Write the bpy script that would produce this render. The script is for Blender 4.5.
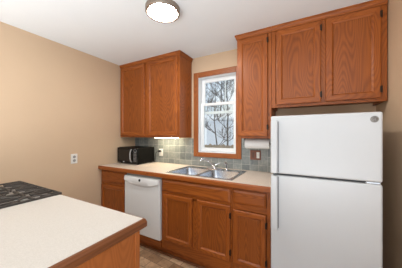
import bpy, bmesh, math, random
from mathutils import Vector, Matrix
for o in list(bpy.data.objects): bpy.data.objects.remove(o)
S = bpy.context.scene; COL = S.collection
R = math.radians

# ------------------------------------------------------------------ camera
cd = bpy.data.cameras.new('camera'); cam = bpy.data.objects.new('camera', cd); COL.objects.link(cam)
cam.location = (2.426, -2.21, 1.329); cam.rotation_euler = (R(90), 0, R(28.728))
cd.sensor_width = 36; cd.lens = 190.992 * 36 / 402; cd.shift_y = 0.5 / 402; cd.shift_x = 0.0
cd.clip_start = .02
S.camera = cam
# ------------------------------------------------------------------ world, lights, exposure
S.view_settings.view_transform = 'Standard'; S.view_settings.look = 'None'
S.view_settings.gamma = 1; S.view_settings.use_curve_mapping = False
S.view_settings.exposure = 0.8
W = bpy.data.worlds.new('sky'); S.world = W; W.use_nodes = True
nt = W.node_tree; nt.nodes.clear()
wo = nt.nodes.new('ShaderNodeOutputWorld'); bg = nt.nodes.new('ShaderNodeBackground')
tc = nt.nodes.new('ShaderNodeTexCoord'); nz = nt.nodes.new('ShaderNodeTexNoise'); cr = nt.nodes.new('ShaderNodeValToRGB')
nz.inputs['Scale'].default_value = 5; nz.inputs['Detail'].default_value = 3
cr.color_ramp.elements[0].position = .4; cr.color_ramp.elements[0].color = (.70, .79, .90, 1)
cr.color_ramp.elements[1].position = .58; cr.color_ramp.elements[1].color = (.93, .94, .94, 1)
nt.links.new(tc.outputs['Generated'], nz.inputs['Vector']); nt.links.new(nz.outputs['Fac'], cr.inputs[0])
nt.links.new(cr.outputs[0], bg.inputs[0]); bg.inputs[1].default_value = 0.68
nt.links.new(bg.outputs[0], wo.inputs[0])

def area(name, loc, rot, sx, sy, power, col):
    l = bpy.data.lights.new(name, 'AREA'); l.shape = 'RECTANGLE'; l.size = sx; l.size_y = sy
    l.energy = power; l.color = col
    o = bpy.data.objects.new(name, l); COL.objects.link(o); o.location = loc; o.rotation_euler = rot
    return o
# added unseen fills behind the camera: one facing in, one bouncing off the ceiling
area('rear_fill', (3.2, -4.9, 1.5), (R(90), 0, R(8)), 3.2, 2.0, 8, (.95, .98, 1.0))
area('ceiling_bounce_fill', (1.7, -3.42, .55), (R(180), 0, 0), 3.0, 2.0, 92, (.92, .97, 1.0))

# ------------------------------------------------------------------ materials
def newmat(name):
    m = bpy.data.materials.new(name); m.use_nodes = True
    n = m.node_tree.nodes; return m, n, m.node_tree.links, n['Principled BSDF']
def math_node(n, l, op, a, b=None, c=None):
    x = n.new('ShaderNodeMath'); x.operation = op
    for i, v in enumerate((a, b, c)):
        if v is None: continue
        if isinstance(v, (int, float)): x.inputs[i].default_value = v
        else: l.new(v, x.inputs[i])
    return x.outputs[0]
def noise(n, l, vec, scale, detail=2, rough=.5, dist=0):
    x = n.new('ShaderNodeTexNoise'); x.inputs['Scale'].default_value = scale; x.inputs['Detail'].default_value = detail
    x.inputs['Roughness'].default_value = rough; x.inputs['Distortion'].default_value = dist
    if vec is not None: l.new(vec, x.inputs['Vector'])
    return x.outputs['Fac']
def ramp(n, l, fac, *stops):
    x = n.new('ShaderNodeValToRGB'); e = x.color_ramp.elements
    while len(e) < len(stops): e.new(.5)
    for i, (p, c) in enumerate(stops): e[i].position = p; e[i].color = (*c, 1)
    l.new(fac, x.inputs[0]); return x.outputs[0]
def mixc(n, l, fac, a, b, mode='MIX'):
    x = n.new('ShaderNodeMix'); x.data_type = 'RGBA'; x.blend_type = mode
    for s, v in ((x.inputs[0], fac), (x.inputs[6], a), (x.inputs[7], b)):
        if isinstance(v, (int, float)): s.default_value = v
        elif isinstance(v, tuple): s.default_value = (*v, 1)
        else: l.new(v, s)
    return x.outputs[2]
def plain(name, col, rough=.5, metal=0, bump=0, bscale=200, spec=.5, var=.04):
    m, n, l, p = newmat(name)
    t = n.new('ShaderNodeTexCoord').outputs['Object']
    f = noise(n, l, t, 6, 3)
    c = mixc(n, l, f, tuple(x * (1 - var) for x in col), tuple(min(1, x * (1 + var)) for x in col))
    l.new(c, p.inputs['Base Color'])
    p.inputs['Roughness'].default_value = rough; p.inputs['Metallic'].default_value = metal
    p.inputs['Specular IOR Level'].default_value = spec
    if bump:
        b = n.new('ShaderNodeBump'); b.inputs['Strength'].default_value = bump; b.inputs['Distance'].default_value = .002
        l.new(noise(n, l, t, bscale, 3), b.inputs['Height']); l.new(b.outputs[0], p.inputs['Normal'])
    return m
def wood(name, axis, dark, light, cathedral=.5, rough=.38):
    """oak grain that runs along the given axis; contour lines of a stretched noise make the cathedral figure"""
    m, n, l, p = newmat(name)
    t = n.new('ShaderNodeTexCoord').outputs['Object']
    oi = n.new('ShaderNodeObjectInfo').outputs['Random']
    off = n.new('ShaderNodeCombineXYZ')
    for i, k in enumerate((7.3, 11.1, 17.7)): l.new(math_node(n, l, 'MULTIPLY', oi, k), off.inputs[i])
    ad = n.new('ShaderNodeVectorMath'); ad.operation = 'ADD'; l.new(t, ad.inputs[0]); l.new(off.outputs[0], ad.inputs[1])
    def scaled(across, along):
        s = n.new('ShaderNodeVectorMath'); s.operation = 'MULTIPLY'; v = [across] * 3; v['xyz'.index(axis)] = along
        s.inputs[1].default_value = v; l.new(ad.outputs[0], s.inputs[0]); return s.outputs[0]
    big = noise(n, l, scaled(5.5, .95), 1, 1.2, .4)
    rings = math_node(n, l, 'SINE', math_node(n, l, 'MULTIPLY', big, 230.0))
    rings = math_node(n, l, 'MULTIPLY_ADD', rings, .5, .5)
    rings = math_node(n, l, 'POWER', rings, 1.3)
    fine = noise(n, l, scaled(150, 5), 1, 2, .6)
    tone = noise(n, l, scaled(9, 1.0), 1, 2, .5)
    f = math_node(n, l, 'MULTIPLY_ADD', rings, cathedral, math_node(n, l, 'MULTIPLY', fine, .55))
    f = math_node(n, l, 'ADD', f, math_node(n, l, 'MULTIPLY_ADD', tone, .5, -.28))
    c = ramp(n, l, f, (.08, light), (.85, dark))
    l.new(c, p.inputs['Base Color']); p.inputs['Roughness'].default_value = rough
    p.inputs['Specular IOR Level'].default_value = .4
    b = n.new('ShaderNodeBump'); b.inputs['Strength'].default_value = .15; b.inputs['Distance'].default_value = .001
    l.new(fine, b.inputs['Height']); l.new(b.outputs[0], p.inputs['Normal'])
    return m
DK, LT = (.165, .036, .005), (.355, .096, .014)
WV = wood('stained oak vertical grain', 'z', DK, LT, .35)
WP = wood('stained oak cathedral panel', 'z', (.15, .034, .005), (.31, .083, .012), .36)
WH = wood('stained oak horizontal grain', 'x', DK, LT, .35)
WD = wood('stained oak along depth', 'y', DK, LT, .35)
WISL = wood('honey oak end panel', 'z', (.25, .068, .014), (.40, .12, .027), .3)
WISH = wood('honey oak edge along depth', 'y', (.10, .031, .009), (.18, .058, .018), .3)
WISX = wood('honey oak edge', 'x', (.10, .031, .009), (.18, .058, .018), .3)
WCAS = wood('oak window casing', 'z', (.20, .055, .012), (.36, .11, .028), .3)
WCASX = wood('oak window casing across', 'x', (.20, .055, .012), (.36, .11, .028), .3)
TAN = plain('tan wall paint', (.60, .44, .298), .75, 0, .15, 180, .25, .02)
CEIL = plain('ceiling paint', (.74, .77, .79), .85, 0, .3, 120, .2, .015)
FRIDGE = plain('refrigerator white', (.51, .52, .53), .3, 0, .05, 300, .5, .01)
WHITE = plain('white enamel', (.70, .705, .70), .28, 0, .05, 300, .5, .01)
TRIMW = plain('white window paint', (.78, .80, .81), .4, 0, 0, 1, .5, .02)
PLAST = plain('white plastic', (.76, .75, .71), .4)
GREYP = plain('grey plastic', (.30, .29, .28), .45)
GASKETM = plain('dark gasket', (.10, .10, .115), .6)  # dark grey door seal
BLACKG = plain('black gloss plastic', (.006, .006, .006), .2, 0, 0, 1, .25)
BLACKM = plain('black casing', (.006, .0055, .005), .5, 0, 0, 1, .1)
IRON = plain('cast iron', (.05, .042, .036), .5, 0, .4, 250)
STEEL = plain('brushed steel', (.52, .54, .58), .18, 1.0, .04, 400)
CHROME = plain('chrome', (.80, .81, .83), .09, 1.0)
BRONZE = plain('dark bronze', (.035, .026, .02), .4, .7)
RING = plain('brushed bronze ring', (.30, .245, .20), .35, .8)
WOODDK = plain('cabinet underside', (.16, .045, .014), .6)
def laminate(name, a, b):
    m, n, l, p = newmat(name); t = n.new('ShaderNodeTexCoord').outputs['Object']
    f = noise(n, l, t, 260, 2, .6)
    l.new(ramp(n, l, f, (.38, a), (.6, b)), p.inputs['Base Color']); p.inputs['Roughness'].default_value = .42
    return m
LAM = laminate('speckled beige laminate', (.56, .465, .385), (.68, .59, .50))
LAM2 = laminate('off white laminate', (.475, .445, .405), (.53, .50, .46))
def tilemat():
    m, n, l, p = newmat('slate tiles'); t = n.new('ShaderNodeTexCoord').outputs['Object']
    sp = n.new('ShaderNodeSeparateXYZ'); l.new(t, sp.inputs[0])
    cb = n.new('ShaderNodeCombineXYZ'); l.new(sp.outputs[0], cb.inputs[0]); l.new(sp.outputs[2], cb.inputs[1])
    br = n.new('ShaderNodeTexBrick'); br.offset = 0; br.squash = 1
    br.inputs['Scale'].default_value = 1; br.inputs['Brick Width'].default_value = .098; br.inputs['Row Height'].default_value = .098
    br.inputs['Mortar Size'].default_value = .0035; br.inputs['Mortar Smooth'].default_value = .3; br.inputs['Bias'].default_value = 0
    br.inputs['Color1'].default_value = (.17, .19, .195, 1); br.inputs['Color2'].default_value = (.30, .315, .30, 1)
    br.inputs['Mortar'].default_value = (.38, .385, .36, 1)
    l.new(cb.outputs[0], br.inputs['Vector'])
    c = mixc(n, l, .55, br.outputs['Color'], ramp(n, l, noise(n, l, t, 22, 4, .6, 1.0), (.3, (.55, .6, .62)), (.7, (1.25, 1.2, 1.1))), 'MULTIPLY')
    l.new(c, p.inputs['Base Color']); p.inputs['Roughness'].default_value = .35
    b = n.new('ShaderNodeBump'); b.inputs['Strength'].default_value = .4; b.inputs['Distance'].default_value = .003; b.invert = True
    l.new(br.outputs['Fac'], b.inputs['Height']); l.new(b.outputs[0], p.inputs['Normal'])
    return m
TILE = tilemat()
def floormat():
    m, n, l, p = newmat('patchwork vinyl floor'); t = n.new('ShaderNodeTexCoord').outputs['Object']
    mp = n.new('ShaderNodeMapping'); mp.inputs['Rotation'].default_value = (0, 0, R(4)); l.new(t, mp.inputs[0])
    br = n.new('ShaderNodeTexBrick'); br.offset = .5; br.inputs['Scale'].default_value = 1
    br.inputs['Brick Width'].default_value = .15; br.inputs['Row Height'].default_value = .105; br.inputs['Mortar Size'].default_value = .003
    br.inputs['Color1'].default_value = (.27, .155, .085, 1); br.inputs['Color2'].default_value = (.64, .44, .28, 1)
    br.inputs['Mortar'].default_value = (.17, .11, .07, 1); l.new(mp.outputs[0], br.inputs['Vector'])
    c = mixc(n, l, .7, br.outputs['Color'], ramp(n, l, noise(n, l, mp.outputs[0], 16, 5, .65, .8), (.3, (.5, .47, .45)), (.7, (1.25, 1.2, 1.15))), 'MULTIPLY')
    l.new(c, p.inputs['Base Color']); p.inputs['Roughness'].default_value = .4
    return m
FLOOR = floormat()
def emit(name, col, s):
    m = bpy.data.materials.new(name); m.use_nodes = True; n = m.node_tree.nodes; n.clear()
    o = n.new('ShaderNodeOutputMaterial'); e = n.new('ShaderNodeEmission'); e.inputs[0].default_value = (*col, 1); e.inputs[1].default_value = s
    m.node_tree.links.new(e.outputs[0], o.inputs[0]); return m
def glassmat():
    m = bpy.data.materials.new('window glass'); m.use_nodes = True; n = m.node_tree.nodes; n.clear(); l = m.node_tree.links
    o = n.new('ShaderNodeOutputMaterial'); a = n.new('ShaderNodeBsdfTransparent'); g = n.new('ShaderNodeBsdfGlossy'); x = n.new('ShaderNodeMixShader')
    a.inputs[0].default_value = (.94, .96, .96, 1); g.inputs['Roughness'].default_value = .02
    f = n.new('ShaderNodeFresnel'); f.inputs[0].default_value = 1.3
    l.new(f.outputs[0], x.inputs[0]); l.new(a.outputs[0], x.inputs[1]); l.new(g.outputs[0], x.inputs[2]); l.new(x.outputs[0], o.inputs[0]); return m
GLASS = glassmat()
LAMPE = emit('lamp diffuser glow', (1.0, .96, .90), 72)
ULE = emit('under cabinet glow', (1.0, .88, .62), 24)
BARK = plain('grey bark', (.14, .13, .125), .9, 0, .5, 60, .2, .3)
SNOW = plain('snowy ground', (.80, .82, .86), .9, 0, .3, 10)
FENCEM = plain('weathered fence wood', (.33, .27, .20), .85, 0, .3, 60, .2, .3)
SIDING = plain('pale blue siding', (.84, .88, .94), .7)
ROOFM = plain('snow covered roof', (.85, .88, .92), .9)

# ------------------------------------------------------------------ mesh helpers
class MB:
    def __init__(s): s.bm = bmesh.new()
    def box(s, x0, x1, y0, y1, z0, z1, bev=0, mi=0):
        r = bmesh.ops.create_cube(s.bm, size=1); vs = r['verts']
        for v in vs: v.co = Vector((x0 + (v.co.x + .5) * (x1 - x0), y0 + (v.co.y + .5) * (y1 - y0), z0 + (v.co.z + .5) * (z1 - z0)))
        fs = {f for v in vs for f in v.link_faces}
        for f in fs: f.material_index = mi
        if bev:
            es = list({e for v in vs for e in v.link_edges})
            r = bmesh.ops.bevel(s.bm, geom=es, offset=bev, segments=2, profile=.5, affect='EDGES')
            for f in r['faces']: f.material_index = mi
        return s
    def loops(s, rings, mis=None, cap0=True, cap1=True, closed=True):
        vr = [[s.bm.verts.new(p) for p in r] for r in rings]
        n = len(rings[0])
        for a, b in zip(vr, vr[1:]):
            for i in range(n if closed else n - 1):
                f = s.bm.faces.new((a[i], a[(i + 1) % n], b[(i + 1) % n], b[i]))
                if mis: f.material_index = mis[i]
        if cap0: s.bm.faces.new(vr[0][::-1])
        if cap1: s.bm.faces.new(vr[-1])
        return s
    def tube(s, pts, rad, n=10, taper=None):
        pts = [Vector(p) for p in pts]; rings = []
        up = Vector((0, 0, 1)); prev = None
        for i, p in enumerate(pts):
            d = (pts[min(i + 1, len(pts) - 1)] - pts[max(i - 1, 0)]).normalized()
            if prev is None:
                a = d.cross(up)
                if a.length < .05: a = d.cross(Vector((1, 0, 0)))
                a.normalize()
            else: a = (prev - d * prev.dot(d)).normalized()
            prev = a; b = d.cross(a)
            r = rad if not isinstance(rad, (list, tuple)) else rad[i]
            rings.append([p + (a * math.cos(2 * math.pi * k / n) + b * math.sin(2 * math.pi * k / n)) * r for k in range(n)])
        return s.loops(rings)
    def lathe(s, prof, c, axis='z', n=32):
        rings = []
        for r, h in prof:
            ring = []
            for k in range(n):
                t = 2 * math.pi * k / n; u, v = r * math.cos(t), r * math.sin(t)
                ring.append(Vector(c) + Vector({'z': (u, v, h), 'y': (u, h, v), 'x': (h, u, v)}[axis]))
            rings.append(ring)
        return s.loops(rings)
    def build(s, name, mats, parent=None, smooth=False):
        off = Vector(root_loc(parent)) if parent else Vector((0, 0, 0))
        bmesh.ops.recalc_face_normals(s.bm, faces=s.bm.faces)
        for v in s.bm.verts: v.co -= off
        me = bpy.data.meshes.new(name); s.bm.to_mesh(me); s.bm.free()
        for m in (mats if isinstance(mats, (list, tuple)) else [mats]): me.materials.append(m)
        if smooth:
            for p in me.polygons: p.use_smooth = True
            try: me.set_sharp_from_angle(angle=R(40))
            except Exception: pass
        o = bpy.data.objects.new(name, me); COL.objects.link(o)
        if parent: o.parent = parent
        return o
def root_loc(o):
    while o.parent: o = o.parent
    return o.location
def box(name, mat, parent, *a, bev=0): return MB().box(*a, bev=bev).build(name, mat, parent)
def recenter(o):
    """move a single-mesh thing's origin to the middle of its base"""
    v = [x.co for x in o.data.vertices]
    c = Vector(((min(p.x for p in v) + max(p.x for p in v)) / 2, (min(p.y for p in v) + max(p.y for p in v)) / 2, min(p.z for p in v)))
    o.data.transform(Matrix.Translation(-c)); o.location = c; return o
def thing(name, label, cat, loc, group=None):
    o = bpy.data.objects.new(name, None); COL.objects.link(o); o.location = loc; o.empty_display_size = .1
    return tag(o, label, cat, group)
def tag(o, label, cat, group=None):
    o['label'] = label; o['category'] = cat
    if group: o['group'] = group
    return o
def struct(o): o['kind'] = 'structure'; return o
def rect(x0, x1, z0, z1, y, i=0): return [(x0 + i, y, z0 + i), (x1 - i, y, z0 + i), (x1 - i, y, z1 - i), (x0 + i, y, z1 - i)]

# ------------------------------------------------------------------ room shell
CZ = 2.354
struct(box('floor', FLOOR, None, -.1, 5.2, -5.2, .12, -.05, 0))
struct(box('ceiling', CEIL, None, -.1, 5.2, -5.2, .12, CZ, CZ + .05))
struct(box('wall_left', TAN, None, -.1, 0, -5.2, .12, 0, CZ))
struct(box('wall_right', TAN, None, 2.968, 3.07, -1.05, .12, 0, CZ))
WX0, WX1, WZ0, WZ1 = 1.165, 1.712, 1.085, 2.095         # rough opening
b = MB()
b.box(0, WX0, 0, .12, 0, CZ); b.box(WX1, 2.968, 0, .12, 0, CZ); b.box(WX0, WX1, 0, .12, 0, WZ0); b.box(WX0, WX1, 0, .12, WZ1, CZ)
struct(b.build('wall_back', TAN))
b = MB()
for x0, x1, z1 in ((.0, 1.112, 1.281), (1.112, 1.764, 1.036), (1.764, 2.2, 1.281)): b.box(x0 + .0005, x1, -.008, -.0005, .9145, z1)
struct(b.build('trim_1', TILE))

# ------------------------------------------------------------------ window
win = bpy.data.objects.new('window_1', None); COL.objects.link(win); win.location = (1.438, 0, 1.04); struct(win)
def frame(x0, x1, z0, z1, y0, y1, w, bev=.003, wt=None, wb=None):
    wt = wt or w; wb = wb or w
    b = MB()
    b.box(x0, x0 + w, y0, y1, z0, z1, bev); b.box(x1 - w, x1, y0, y1, z0, z1, bev)
    b.box(x0 + w, x1 - w, y0, y1, z1 - wt, z1, bev, 1); b.box(x0 + w, x1 - w, y0, y1, z0, z0 + wb, bev, 1)
    return b
frame(1.113, 1.763, 1.038, 2.144, -.022, -.001, .066, .004, None, .058).build('casing', [WCAS, WCASX], win)
frame(1.166, 1.711, 1.086, 2.094, .0, .118, .018, .002).build('jamb', [TRIMW, TRIMW], win)
us = frame(1.186, 1.691, 1.60, 2.074, .078, .104, .046, .004, .05, .034).build('upper_sash', [TRIMW, TRIMW], win)
box('glass', GLASS, us, 1.23, 1.647, .089, .092, 1.632, 2.026)
box('muntin', TRIMW, us, 1.513, 1.523, .0925, .101, 1.634, 2.024)
ls = frame(1.186, 1.691, 1.106, 1.742, .046, .074, .046, .004, .034, .05).build('lower_sash', [TRIMW, TRIMW], win)
box('glass', GLASS, ls, 1.23, 1.647, .058, .061, 1.154, 1.71)
lk = MB().box(1.41, 1.47, .048, .07, 1.7425, 1.752, .003).tube([(1.44, .058, 1.7525), (1.46, .05, 1.758), (1.475, .04, 1.758)], .004, 8).build('sash_lock', TRIMW, ls)

# ------------------------------------------------------------------ cabinet builders
def door(parent, x0, x1, z0, z1, yf, hinge=None, w=.056, hz=None):
    y1 = yf + .019
    d = MB().loops([rect(x0, x1, z0, z1, y1), rect(x0, x1, z0, z1, yf + .006), rect(x0, x1, z0, z1, yf + .0015, .003), rect(x0, x1, z0, z1, yf, .008),
                    rect(x0, x1, z0, z1, yf, w - .012), rect(x0, x1, z0, z1, yf + .004, w - .008), rect(x0, x1, z0, z1, yf + .010, w), rect(x0, x1, z0, z1, y1, w)],
                   [1, 0, 1, 0], False, False).build('door', [WV, WH], parent)
    i = w + .0005
    MB().loops([rect(x0, x1, z0, z1, y1, i), rect(x0, x1, z0, z1, yf + .0115, i), rect(x0, x1, z0, z1, yf + .0105, i + .004)]).build('panel', WP, d)
    if hinge:
        hx = x1 + .003 if hinge == 'r' else x0 - .003
        for z in (hz or (z0 + .09, z1 - .09)):
            h = MB().tube([(hx, yf + .004, z - .026), (hx, yf + .004, z + .026)], .0048, 8)
            h.box(hx - .011 if hinge == 'r' else hx + .001, hx - .001 if hinge == 'r' else hx + .011, yf - .0022, yf - .0004, z - .022, z + .022)
            h.build('hinge', BRONZE, d, True)
    return d
def drawer_front(parent, x0, x1, z0, z1, yf):
    return MB().loops([rect(x0, x1, z0, z1, yf + .019), rect(x0, x1, z0, z1, yf + .009), rect(x0, x1, z0, z1, yf + .006, .004), rect(x0, x1, z0, z1, yf + .001, .016), rect(x0, x1, z0, z1, yf, .02)]).build('drawer_front', WH, parent)
def crown(parent, x0, x1, y0, left, right, z0=2.306, z1=2.3525, p=.02):
    a, c = (p if left else 0), (p if right else 0)
    def r(z, k): return [(x0 - a * k, -.002, z), (x0 - a * k, y0 - p * k, z), (x1 + c * k, y0 - p * k, z), (x1 + c * k, -.002, z)]
    MB().loops([r(z0, .25), r(z0 + .008, .3), r(z0 + .012, .5), r(z0 + .03, .75), r(z0 + .034, 1), r(z1, 1)], [1, 0, 1, 0]).build('crown_moulding', [WH, WD], parent)
def wall_cab(name, label, x0, x1, z0, doors, left=False, right=False, split=None, group='oak wall cabinets'):
    """carcass with recessed underside, face frame, doors, crown"""
    yb, yf, yd = -.002, -.287, -.307
    r = thing(name, label, 'cabinet', ((x0 + x1) / 2, -.15, z0), group)
    b = MB()
    t = .018
    b.box(x0, x0 + t, yf + .019, yb, z0, 2.304, .001); b.box(x1 - t, x1, yf + .019, yb, z0, 2.304, .001)
    b.box(x0 + t, x1 - t, yf + .019, yb, z0 + .022, z0 + .04); b.box(x0 + t, x1 - t, yf + .019, yb, 2.286, 2.304); b.box(x0 + t, x1 - t, yb - .006, yb, z0 + .04, 2.286)
    b.build('carcass', WV, r)
    b = MB(); s = .036
    xs = [x0] + (split or []) + [x1]
    b.box(x0, x0 + s, yf, yf + .0185, z0, 2.304, .001); b.box(x1 - s, x1, yf, yf + .0185, z0, 2.304, .001)
    for m in (split or []): b.box(m - .025, m + .025, yf, yf + .0185, z0 + .038, 2.27, 0)
    b.box(x0 + s, x1 - s, yf, yf + .0185, z0, z0 + .038, .001, 1); b.box(x0 + s, x1 - s, yf, yf + .0185, 2.27, 2.304, .001, 1)
    b.build('face_frame', [WV, WH], r)
    for (dx0, dx1, dz0, dz1, hg, hz) in doors: door(r, dx0, dx1, dz0, dz1, yd, hg, .056, hz)
    crown(r, x0, x1, yf, left, right)
    return r
wall_cab('wall_cabinet', 'tall two-door oak wall cabinet in the corner above the black microwave', .003, 1.072, 1.290,
         [(.022, .502, 1.312, 2.298, None, None), (.554, 1.056, 1.312, 2.298, None, None)], right=True, split=[.528])
wall_cab('wall_cabinet', 'narrow one-door oak wall cabinet between the window and the refrigerator', 1.800, 2.139, 1.290,
         [(1.812, 2.106, 1.312, 2.298, 'r', (1.40, 2.235))], left=True)
wall_cab('wall_cabinet', 'short wide two-door oak wall cabinet over the white refrigerator', 2.141, 2.962, 1.582,
         [(2.183, 2.540, 1.606, 2.298, 'r', (1.67, 2.235)), (2.572, 2.924, 1.606, 2.298, 'r', (1.67, 2.235))], split=[2.556])

def base_cab(name, label, x0, x1, fronts, splits=(), rails=(), group='oak base cabinets', sides=(True, True)):
    yf, yd = -.591, -.610
    r = thing(name, label, 'cabinet', ((x0 + x1) / 2, -.3, 0), group)
    b = MB(); t = .018; TOP = .868
    b.box(x0, x0 + t, yf + .019, -.01, .10, TOP); b.box(x1 - t, x1, yf + .019, -.01, .10, TOP)
    b.box(x0 + t, x1 - t, yf + .019, -.01, .10, .118); b.box(x0 + t, x1 - t, -.016, -.01, .118, TOP)
    b.build('carcass', WV, r)
    b = MB(); s = .03
    b.box(x0, x0 + s, yf, yf + .0185, .10, TOP, .001); b.box(x1 - s, x1, yf, yf + .0185, .10, TOP, .001)
    for m in splits: b.box(m - .026, m + .026, yf, yf + .0185, .21, .69)
    b.box(x0 + s, x1 - s, yf, yf + .0185, .10, .21, .001, 1); b.box(x0 + s, x1 - s, yf, yf + .0185, .832, TOP, .001, 1)
    b.box(x0 + s, x1 - s, yf, yf + .0185, .675, .725, 0, 1)
    b.build('face_frame', [WV, WH], r)
    for f in fronts:
        if f[0] == 'drawer': drawer_front(r, *f[1:], yd)
        else: door(r, *f[1:5], yd, f[5], .052, f[6])
    return r
base_cab('base_cabinet', 'oak base cabinet with drawer over door between tan wall and dishwasher', .003, .482,
         [('drawer', .024, .462, .712, .846), ('door', .024, .462, .198, .672, None, None)])
base_cab('base_cabinet', 'oak sink base cabinet with long false drawer over two doors', 1.053, 1.853,
         [('drawer', 1.068, 1.842, .722, .844), ('door', 1.084, 1.446, .200, .694, None, None), ('door', 1.500, 1.840, .200, .694, 'r', (.285, .61))], splits=(1.473,))
base_cab('base_cabinet', 'narrow oak base cabinet with drawer over door beside the refrigerator', 1.855, 2.178,
         [('drawer', 1.868, 2.146, .728, .846), ('door', 1.868, 2.146, .200, .670, 'r', (.285, .59))])
tk = box('trim_2', WH, None, .003, 2.178, -.535, -.52, .0005, .0995); struct(tk)
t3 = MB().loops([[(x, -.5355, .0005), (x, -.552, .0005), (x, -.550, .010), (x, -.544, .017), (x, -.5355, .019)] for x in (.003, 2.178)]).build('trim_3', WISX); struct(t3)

# counter along the window wall with the sink cut-out
SX0, SX1, SY0, SY1 = 1.085, 1.845, -.572, -.085
ct = thing('countertop', 'beige speckled laminate countertop with oak front edge under the window', 'countertop', (1.09, -.32, .869))
b = MB(); hx0, hx1, hy0, hy1 = SX0 + .02, SX1 - .02, SY0 + .02, SY1 - .02
for a in ((.002, hx0, -.622, -.009), (hx1, 2.186, -.622, -.009), (hx0, hx1, -.622, hy0), (hx0, hx1, hy1, -.009)): b.box(*a, .8695, .914)
b.build('laminate_top', LAM, ct)
MB().loops([[(x, -.6225, .8695), (x, -.634, .8695), (x, -.638, .874), (x, -.638, .905), (x, -.632, .9142), (x, -.6225, .9142)] for x in (.002, 2.186)]).build('edge_trim', WH, ct)

# ------------------------------------------------------------------ dishwasher
dw = thing('dishwasher', 'white built-in dishwasher between the oak base cabinets', 'dishwasher', (.767, -.3, 0))
box('tub', GREYP, dw, .488, 1.048, -.58, -.02, .103, .862)
MB().box(.497, 1.048, -.622, -.582, .178, .838, .008).build('door', WHITE, dw)
# console with a smile-shaped lower edge that overhangs the door as a hand grip
top, bot = [], []
N = 24
rings = []
for i in range(N + 1):
    u = i / N; x = .508 + u * .53; k = (2 * u - 1); zb = .784 - .046 * max(0, 1 - abs(k) ** 2.2)
    rings.append([(x, -.6225, .836), (x, -.632, .833), (x, -.638, .81), (x, -.638 , zb + .006), (x, -.633, zb), (x, -.6225, zb + .006)])
MB().loops(rings).build('console', WHITE, dw, True)
MB().lathe([(.0, -.6425), (.013, -.6425), (.015, -.640), (.015, -.634)], (.765, 0, .806), 'y', 20).build('latch_button', BLACKM, dw, True)
box('toe_panel', WH, dw, .4885, 1.0475, -.60, -.583, .10, .174)

# ------------------------------------------------------------------ sink and faucet
sk = thing('sink', 'stainless steel double-bowl sink set into the beige counter', 'sink', (1.465, -.33, .75))
def rrect(x0, x1, y0, y1, z, r, n=5):
    p = []
    for cx, cy, a0 in ((x1 - r, y1 - r, 0), (x0 + r, y1 - r, 90), (x0 + r, y0 + r, 180), (x1 - r, y0 + r, 270)):
        for k in range(n + 1):
            a = R(a0 + 90 * k / n); p.append((cx + r * math.cos(a), cy + r * math.sin(a), z))
    return p
bowls = [(1.125, 1.448, -.54, -.175), (1.478, 1.808, -.54, -.175)]
b = MB(); Z = .9165
# flat rim pieces around the bowls
zr0 = .9146
for a in ((SX0, SX1, SY0, -.538), (SX0, SX1, -.178, SY1), (SX0, 1.127, -.538, -.178), (1.446, 1.480, -.538, -.178), (1.806, SX1, -.538, -.178)):
    b.box(*a, zr0, Z)
b.loops([rrect(SX0, SX1, SY0, SY1, zr0 - .0001, .03), rrect(SX0, SX1, SY0, SY1, Z + .003, .03), rrect(SX0 + .01, SX1 - .01, SY0 + .01, SY1 - .01, Z + .0005, .025)], None, False, False)
b.build('rim', STEEL, sk)
for x0, x1, y0, y1 in bowls:
    w = MB().loops([rrect(x0 - .006, x1 + .006, y0 - .006, y1 + .006, Z + .001, .05), rrect(x0, x1, y0, y1, Z - .003, .045), rrect(x0 + .012, x1 - .012, y0 + .012, y1 - .012, .80, .045),
                rrect(x0 + .03, x1 - .03, y0 + .03, y1 - .03, .765, .05), rrect(x0 + .10, x1 - .10, y0 + .12, y1 - .12, .76, .04)], None, False, True).build('bowl', STEEL, sk, True)
    c = ((x0 + x1) / 2, (y0 + y1) / 2, 0)
    MB().lathe([(.0, .7612), (.02, .7612), (.026, .764), (.038, .765), (.04, .7612)], c, 'z', 24).build('drain', CHROME, w, True)
fc = thing('faucet', 'chrome single-handle kitchen faucet with swing spout behind the sink bowls', 'faucet', (1.466, -.125, .917))
MB().loops([rrect(1.36, 1.57, -.155, -.10, .9172, .027), rrect(1.36, 1.57, -.155, -.10, .924, .027), rrect(1.368, 1.562, -.147, -.108, .929, .019)]).build('deck_plate', CHROME, fc, True)
MB().lathe([(.025, .9295), (.025, .944), (.021, .952), (.012, .958), (0.001, .959)], (1.466, -.127, 0), 'z', 24).build('body', CHROME, fc, True)
MB().tube([(1.464, -.13, .950), (1.452, -.142, .966), (1.425, -.168, 1.0), (1.40, -.192, 1.026), (1.385, -.207, 1.036), (1.365, -.226, 1.038), (1.35, -.24, 1.032), (1.344, -.246, 1.018)], [.011, .0105, .0095, .0095, .0095, .0095, .010, .0105], 12).build('spout', CHROME, fc, True)
MB().tube([(1.472, -.12, .957), (1.484, -.112, .966), (1.505, -.104, .978), (1.53, -.10, .986)], [.009, .007, .006, .007], 10).build('lever', CHROME, fc, True)
sp = thing('sink_sprayer', 'small chrome side sprayer standing right of the faucet', 'sprayer', (1.625, -.125, .917))
MB().lathe([(.022, .9172), (.022, .923), (.014, .93), (.012, .938)], (1.625, -.125, 0), 'z', 20).build('holder', CHROME, sp, True)
MB().tube([(1.625, -.125, .9385), (1.623, -.125, .96), (1.62, -.128, .985), (1.612, -.14, 1.0), (1.60, -.155, 1.005)], [.011, .012, .013, .014, .012], 12).build('wand', CHROME, sp, True)

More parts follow.
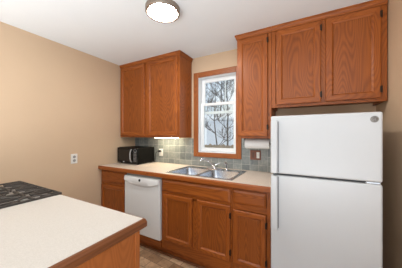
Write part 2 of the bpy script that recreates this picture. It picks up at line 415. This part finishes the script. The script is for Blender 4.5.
# ------------------------------------------------------------------ microwave
mw = thing('microwave', 'black microwave oven with curved grey handle in the counter corner', 'microwave', (.235, -.19, .914))
box('body', BLACKM, mw, .026, .432, -.34, -.03, .926, 1.146, bev=.006)
for x in (.06, .39):
    for y in (-.31, -.06): MB().lathe([(.012, .9146), (.014, .9255)], (x, y, 0), 'z', 12).build('foot', BLACKM, mw)
dr = box('door', BLACKG, mw, .028, .344, -.362, -.341, .93, 1.142, bev=.005)
box('window_screen', plain('dark oven screen', (.010, .010, .010), .25), dr, .055, .29, -.3634, -.3622, .965, 1.115)
MB().tube([(.322, -.3615, .95), (.322, -.378, .965), (.320, -.386, 1.0), (.320, -.389, 1.036), (.320, -.386, 1.075), (.322, -.378, 1.11), (.322, -.3615, 1.122)], .008, 10).build('handle', plain('grey handle', (.42, .42, .42), .3, .4), dr, True)
box('badge', plain('badge silver', (.65, .65, .65), .4), dr, .15, .178, -.364, -.3624, .942, .952)
cp = box('control_panel', BLACKG, mw, .346, .431, -.362, -.341, .93, 1.142, bev=.005)
LBL = plain('pale key print', (.38, .38, .39), .4); DISP = plain('display grey', (.10, .11, .11), .2)
MB().lathe([(.022, -.3632), (.026, -.3632), (.026, -.3622), (.022, -.3622), (.022, -.3632)], (.388, 0, 1.105), 'y', 24).build('dial_ring', LBL, cp)
box('display', DISP, cp, .361, .415, -.3632, -.3622, 1.05, 1.072)
for k in range(5):
    for j in range(3): box('key', LBL, cp, .361 + j * .02, .374 + j * .02, -.3632, -.3622, 1.035 - k * .018, 1.041 - k * .018)

# ------------------------------------------------------------------ outlets, switches, under-cabinet items
def outlet(name, label, axis, c, w=.072, h=.115, dark=True, group=None):
    r = thing(name, label, 'outlet', c, group)
    cx, cy, cz = c
    if axis == 'x':
        box('cover_plate', PLAST, r, cx + .0005, cx + .007, cy - w / 2, cy + w / 2, cz, cz + h, bev=.002)
        for z in (.31, .69): MB().lathe([(.017, .0072), (.017, .009), (.001, .0092)], (cx, cy, cz + h * z), 'x', 16).build('receptacle', GREYP, r)
    else:
        box('cover_plate', PLAST, r, cx - w / 2, cx + w / 2, cy - .0075, cy - .0005, cz, cz + h, bev=.002)
        for z in (.31, .69): MB().lathe([(.0, -.0095), (.016, -.0093), (.016, -.0077)], (cx, cy, cz + h * z), 'y', 16).build('receptacle', GREYP if z > .5 else PLAST, r)
    return r
outlet('wall_outlet', 'white wall outlet with grey sockets on the bare tan wall', 'x', (0, -.939, .983), group='wall outlets')
o2 = outlet('wall_outlet', 'white wall outlet on the tiles right of the microwave', 'y', (.545, -.0085, 1.012), .07, .105, group='wall outlets')
pl = thing('power_plug', 'black plug in the outlet right of the microwave', 'plug', (.535, -.0185, 1.08)); box('plug_body', BLACKM, pl, .52, .547, -.044, -.0192, 1.072, 1.098, bev=.004)
MB().tube([(.519, -.033, 1.085), (.49, -.035, 1.08), (.462, -.035, 1.04), (.45, -.03, .97), (.445, -.035, .919)], .0035, 8).build('cord', BLACKM, pl, True)
sw = thing('switch_plate', 'brown wooden double switch plate on grey tiles beside refrigerator', 'switch', (1.927, -.0085, 1.04))
box('cover_plate', plain('reddish wood plate', (.22, .075, .04), .4), sw, 1.868, 1.986, -.018, -.009, 1.042, 1.15, bev=.003)
box('outlet_face', plain('brown socket', (.13, .05, .03), .4), sw, 1.882, 1.916, -.0205, -.0182, 1.062, 1.13, bev=.001)
MB().box(1.94, 1.972, -.0215, -.0182, 1.062, 1.13, .001).box(1.951, 1.961, -.033, -.022, 1.09, 1.108, .002).build('switch_toggle', PLAST, sw)

ul = thing('under_cabinet_light', 'slim white fluorescent light fixed beneath the corner wall cabinet', 'light', (.72, -.12, 1.28))
box('housing', PLAST, ul, .53, .93, -.14, -.085, 1.284, 1.3115, bev=.003)
box('diffuser', ULE, ul, .54, .92, -.137, -.088, 1.279, 1.2838, bev=.002)

pt = thing('paper_towel_roll', 'white paper towel roll hanging beneath the narrow wall cabinet', 'paper towel', (1.975, -.15, 1.18))
PAPER = plain('paper towel', (.80, .80, .79), .9, 0, .3, 150, .1)
MB().lathe([(.02, 0), (.051, .0), (.053, .002), (.053, .248), (.051, .25), (.02, .25)], (1.853, -.15, 1.232), 'x', 36).build('roll', PAPER, pt, True)
hd = MB().box(1.836, 1.845, -.165, -.135, 1.215, 1.2885).box(2.111, 2.12, -.165, -.135, 1.215, 1.2885)
hd.tube([(1.846, -.15, 1.232), (2.110, -.15, 1.232)], .012, 12); hd.build('holder', plain('dark holder', (.05, .04, .035), .5), pt)

# ------------------------------------------------------------------ refrigerator
fr = thing('refrigerator', 'white top-freezer refrigerator against the right end of the counter', 'refrigerator', (2.51, -.38, 0))
box('cabinet', FRIDGE, fr, 2.208, 2.812, -.685, -.03, .03, 1.448, bev=.004)
box('gasket', GASKETM, fr, 2.214, 2.806, -.6935, -.6855, .105, 1.455)
def fdoor(z0, z1, hz0, hz1, up):
    d = MB().box(2.203, 2.815, -.75, -.694, z0, z1, .010).build('door', FRIDGE, fr)
    d['label'] = 'upper freezer door' if up else 'lower refrigerator door'
    # full-height white grip along the left edge with an undercut on its right side
    g = MB().loops([[(2.206, -.7505, z), (2.206, -.768, z), (2.212, -.775, z), (2.246, -.775, z), (2.252, -.770, z), (2.252, -.763, z), (2.240, -.7505, z)] for z in (hz0, hz1)]).build('handle', FRIDGE, d)
    box('grip_shade_strip', plain('grip shadow grey', (.22, .22, .23), .5), d, 2.2425, 2.2585, -.7535, -.7503, hz0 + .004, hz1 - .004)  # raised grey strip painting the shade beside the handle
    return d
ud = fdoor(1.050, 1.462, 1.056, 1.425, True)
ld = fdoor(.11, 1.038, .66, 1.034, False)
MB().box(2.74, 2.806, -.746, -.70, 1.0388, 1.0492, .002).build('centre_hinge', CHROME, fr)
MB().box(2.75, 2.806, -.74, -.64, 1.4625, 1.474, .004).build('top_hinge', FRIDGE, fr) if 0 else None
box('base_grille', GREYP, fr, 2.215, 2.805, -.70, -.687, .025, .098, bev=.003)
for x in (2.25, 2.77):
    for y in (-.65, -.08): MB().lathe([(.02, .0005), (.02, .0295)], (x, y, 0), 'z', 12).build('foot', GREYP, fr)
bd = MB().lathe([(.0, -.7535), (.0165, -.7535), (.019, -.752), (.019, -.7504)], (2.777, 0, 1.418), 'y', 28).build('badge', plain('badge grey', (.17, .155, .145), .35, .6), ud, True)
lc = plain('badge silver line', (.34, .33, .32), .35, .7)
m = MB()
for (pts) in ([(-.002, .007), (-.007, .009), (-.0115, .004), (-.0115, -.004), (-.007, -.008), (-.002, -.005), (-.002, -.001), (-.006, -.001)],
              [(.010, .007), (.006, .009), (.002, .005), (.005, .001), (.007, .001), (.003, -.003), (.004, -.008), (.009, -.008), (.012, -.005)]):
    m.tube([(2.777 + x, -.7540, 1.418 + z) for x, z in pts], .0011, 6)
m.tube([(2.777 + .0155 * math.cos(a * R(15)), -.7538, 1.418 + .0155 * math.sin(a * R(15))) for a in range(25)], .0009, 6)
m.build('monogram', lc, bd)

# ------------------------------------------------------------------ peninsula with range
PX, PY = 1.741, -1.513                                            # far right corner of the counter
YN = -2.42
pc = thing('island_cabinet', 'honey oak island base with plain end panel under the off-white counter', 'cabinet', (1.33, -1.95, 0))
b = MB(); b.box(.945, 1.715, -2.38, -1.555, .10, .872); b.box(.945, 1.68, -2.34, -1.60, .0005, .0995)
b.build('carcass', WISL, pc)
MB().box(1.7155, 1.724, -2.38, -1.576, .012, .872).build('end_panel', WISL, pc)
MB().box(1.7155, 1.730, -1.575, -1.549, .0005, .872, .002).build('corner_post', WISL, pc)
for x0, x1 in ((.955, 1.325), (1.335, 1.705)):
    # doors on the working side, facing the sink
    y0, y1 = -1.554, -1.536
    d = MB().loops([rect(x0, x1, .12, .68, y0), rect(x0, x1, .12, .68, y1 - .005), rect(x0, x1, .12, .68, y1, .006), rect(x0, x1, .12, .68, y1, .045), rect(x0, x1, .12, .68, y1 - .008, .056), rect(x0, x1, .12, .68, y0, .056)], [1, 0, 1, 0], False, False).build('door', [WISL, WISX], pc)
    MB().loops([rect(x0, x1, .12, .68, y0, .0565), rect(x0, x1, .12, .68, y1 - .009, .0565)]).build('panel', WISL, d)
    MB().loops([rect(x0, x1, .71, .845, y0), rect(x0, x1, .71, .845, y1 - .008), rect(x0, x1, .71, .845, y1, .016)]).build('drawer_front', WISX, pc)
pt2 = thing('countertop', 'off-white laminate island countertop with wooden edge in the foreground', 'countertop', (1.33, -1.95, .873))
box('laminate_top', LAM2, pt2, .940, PX - .02, YN, PY - .0065, .8735, .914)
def edge(s): return [(0.0, .8735), (.014, .8735), (.0195, .879), (.0195, .902), (.011, .914), (0, .914)]
ed = [(PX - .0195 + dx, PY - .006 + dx * .3, z) for dx, z in edge(0)]
rA = [(.940, PY - .006 + dx * .3, z) for dx, z in edge(0)]; rC = [(PX - .0195 + dx, YN, z) for dx, z in edge(0)]
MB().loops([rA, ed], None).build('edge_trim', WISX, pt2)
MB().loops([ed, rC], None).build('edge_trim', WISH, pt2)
rg = thing('range', 'gas range with black cast iron grates at the wall end of the island', 'stove', (.565, -1.85, 0))
RX0, RX1, RY0, RY1 = .236, .936, -2.16, -1.508
box('body', GREYP, rg, RX0 + .003, RX1 - .003, RY0, -1.56, .0005, .888)
ckm = plain('grey cooktop enamel', (.30, .27, .245), .3)
ck = box('cooktop', STEEL, rg, RX0, RX1, RY0, RY1, .8885, .905, bev=.003)
box('cooktop_well', ckm, ck, RX0 + .02, RX1 - .02, RY0 + .02, RY1 - .03, .9052, .907)
od = box('oven_door', BLACKG, rg, RX0 + .006, RX1 - .006, -1.559, -1.528, .20, .76, bev=.006)
MB().tube([(RX0 + .07, -1.527, .71), (RX0 + .07, -1.49, .71), (RX1 - .07, -1.49, .71), (RX1 - .07, -1.527, .71)], .010, 10).build('handle', STEEL, od, True)
box('drawer', BLACKG, rg, RX0 + .006, RX1 - .006, -1.559, -1.532, .04, .19, bev=.006)
cpn = box('control_panel', STEEL, rg, RX0 + .004, RX1 - .004, -1.559, -1.524, .77, .887, bev=.004)
for i in range(5): MB().lathe([(.022, -1.5235), (.020, -1.50), (.0, -1.4985)], (.31 + i * .137, 0, .83), 'y', 20).build('knob', BLACKM, cpn, True)
BCAP = plain('burner cap', (.03, .03, .03), .4); BBASE = plain('burner aluminium', (.45, .45, .44), .4, .8)
burn = [(.36, -1.68), (.36, -1.98), (.586, -1.83), (.815, -1.68), (.815, -1.98)]
for x, y in burn:
    q = MB().lathe([(.048, .9072), (.048, .913), (.04, .917), (.0, .917)], (x, y, 0), 'z', 24).build('burner', BBASE, ck, True)
    MB().lathe([(.034, .9175), (.036, .921), (.03, .9238), (.0, .924)], (x, y, 0), 'z', 24).build('burner_cap', BCAP, ck, True)
gw = (RX1 - RX0 - .002) / 3
for g in range(3):
    x0 = RX0 + .003 + g * gw; x1 = x0 + gw - .005; y0, y1 = RY0 + .03, RY1 + .002; z0, z1 = .913, .926; t = .009
    b = MB()
    b.box(x0, x1, y0, y0 + t, z0, z1, .002); b.box(x0, x1, y1 - t, y1, z0, z1, .002); b.box(x0, x0 + t, y0, y1, z0, z1, .002); b.box(x1 - t, x1, y0, y1, z0, z1, .002)
    ym = (y0 + y1) / 2; xm = (x0 + x1) / 2
    b.box(x0, x1, ym - t / 2, ym + t / 2, z0, z1, .002)
    for yc in ((y0 + ym) / 2, (y1 + ym) / 2):
        b.box(x0, xm - .02, yc - t / 2, yc + t / 2, z0, z1 + .004, .002); b.box(xm + .02, x1, yc - t / 2, yc + t / 2, z0, z1 + .004, .002)
        b.box(xm - t / 2, xm + t / 2, yc + .02, yc + .145, z0, z1 + .004, .002); b.box(xm - t / 2, xm + t / 2, yc - .145, yc - .02, z0, z1 + .004, .002)
        for sx in (-1, 1):
            for sy in (-1, 1):
                b.box(xm + sx * .062 - .004, xm + sx * .062 + .004, min(yc + sy * .05, yc + sy * .15), max(yc + sy * .05, yc + sy * .15), z0, z1, .002)
                b.tube([(xm + sx * .028, yc + sy * .028, z1 - .004), (xm + sx * .092, yc + sy * .095, z1 - .004)], .0052, 6)
    for x in (x0 + .006, x1 - .006):
        for y in (y0 + .006, y1 - .006, ym): b.lathe([(.007, .9072), (.006, z0 + .002)], (x, y, 0), 'z', 8)
    b.build('grate', IRON, rg)

# ------------------------------------------------------------------ ceiling lamp
LC = (1.405, -.995)
cl = thing('ceiling_lamp', 'round flush ceiling lamp with glowing white disc and bronze ring', 'lamp', (LC[0], LC[1], 2.31))
MB().lathe([(.118, CZ - .0005), (.138, CZ - .001), (.138, CZ - .034), (.134, CZ - .040), (.124, CZ - .040), (.121, CZ - .034)], (LC[0], LC[1], 0), 'z', 56).build('ring', RING, cl, True)
MB().lathe([(.0, CZ - .043), (.06, CZ - .042), (.11, CZ - .037), (.1205, CZ - .031), (.1175, CZ - .004), (.0, CZ - .003)], (LC[0], LC[1], 0), 'z', 48).build('diffuser', LAMPE, cl, True)

# ------------------------------------------------------------------ outside the window
GZ = -.45
struct(recenter(box('ground', SNOW, None, -14, 10, .6, 26, GZ - .1, GZ)))
fn = thing('board_fence', 'low weathered board fence behind the window, seen above the sill', 'fence', (.1, 3.1, GZ))
for k in range(15):
    x = -1.1 + k * .145
    MB().loops([[(x, y, GZ + .0), (x + .135, y, GZ), (x + .135, y, 1.0), (x + .0675, y, 1.03 + .02 * math.sin(k * 2.3)), (x, y, 1.0)] for y in (3.1, 3.12)]).build('board', FENCEM, fn)
MB().box(-1.1, 1.07, 3.1205, 3.16, .0, .09).box(-1.1, 1.07, 3.1205, 3.16, .75, .84).build('rail', FENCEM, fn)
sh = thing('garden_shed', 'pale blue shed with a snowy roof beyond the bare trees', 'shed', (-1.0, 6.6, GZ))
b = MB(); b.box(-1.75, -.52, 6.0, 7.4, GZ, 1.97)
for k in range(9): b.box(-1.76 + k * .153, -1.735 + k * .153, 5.985, 5.999, GZ, 1.97)
b.build('wall', SIDING, sh)
MB().loops([[(x, 5.85, 1.98), (x, 6.7, 2.14), (x, 7.55, 1.98), (x, 7.55, 2.05), (x, 6.7, 2.22), (x, 5.85, 2.05)] for x in (-1.85, -.42)]).build('roof', ROOFM, sh)
def tree(label, x, y, h, seed, lean, r0, wide):
    rnd = random.Random(seed)
    t = thing('bare_tree', label, 'tree', (x, y, GZ), 'bare winter trees outside the window')
    n = 9; pts = []; px = x; py = y
    for i in range(n):
        pts.append((px, py, GZ + h * i / (n - 1))); px += rnd.uniform(-.05, .05) + lean; py += rnd.uniform(-.02, .02)
    MB().tube(pts, [r0 * (1 - .8 * i / (n - 1)) for i in range(n)], 8).build('trunk', BARK, t, True)
    b = MB()
    def branch(p, d, L, r, dep):
        q = [Vector(p)]; dd = Vector(d).normalized()
        for i in range(4):
            dd = (dd + Vector((rnd.uniform(-.3, .3), rnd.uniform(-.1, .1), rnd.uniform(-.12, .3)))).normalized()
            e = q[-1] + dd * L / 4
            e.x = min(max(e.x, x - wide), x + wide); e.y = min(max(e.y, y - .3), y + .3); q.append(e)
        b.tube(q, [r * (1 - .2 * i) + .0012 for i in range(5)], 5)
        if dep:
            for k in range(4):
                s = q[rnd.randint(1, 3)]; e = (dd + Vector((rnd.uniform(-1, 1), rnd.uniform(-.3, .3), rnd.uniform(-.4, .8)))).normalized()
                branch(s, e, L * rnd.uniform(.45, .7), r * .55, dep - 1)
    for i in range(3, n):
        for k in range(2):
            a = rnd.choice((-1, 1)); branch(pts[i], (a, rnd.uniform(-.3, .3), rnd.uniform(.2, .9)), h * rnd.uniform(.16, .26), .013, 3 if i > 3 else 2)
    b.build('branches', BARK, t, True)
tree('slim bare tree nearest the left side of the window view', -.12, 3.75, 3.6, 3, -.02, .035, .9)
tree('bare tree leaning across the middle of the window view', -.30, 4.75, 4.0, 11, .015, .05, 1.0)
tree('far bare tree behind the pale shed', -2.2, 8.6, 5.5, 5, 0, .08, 1.6)
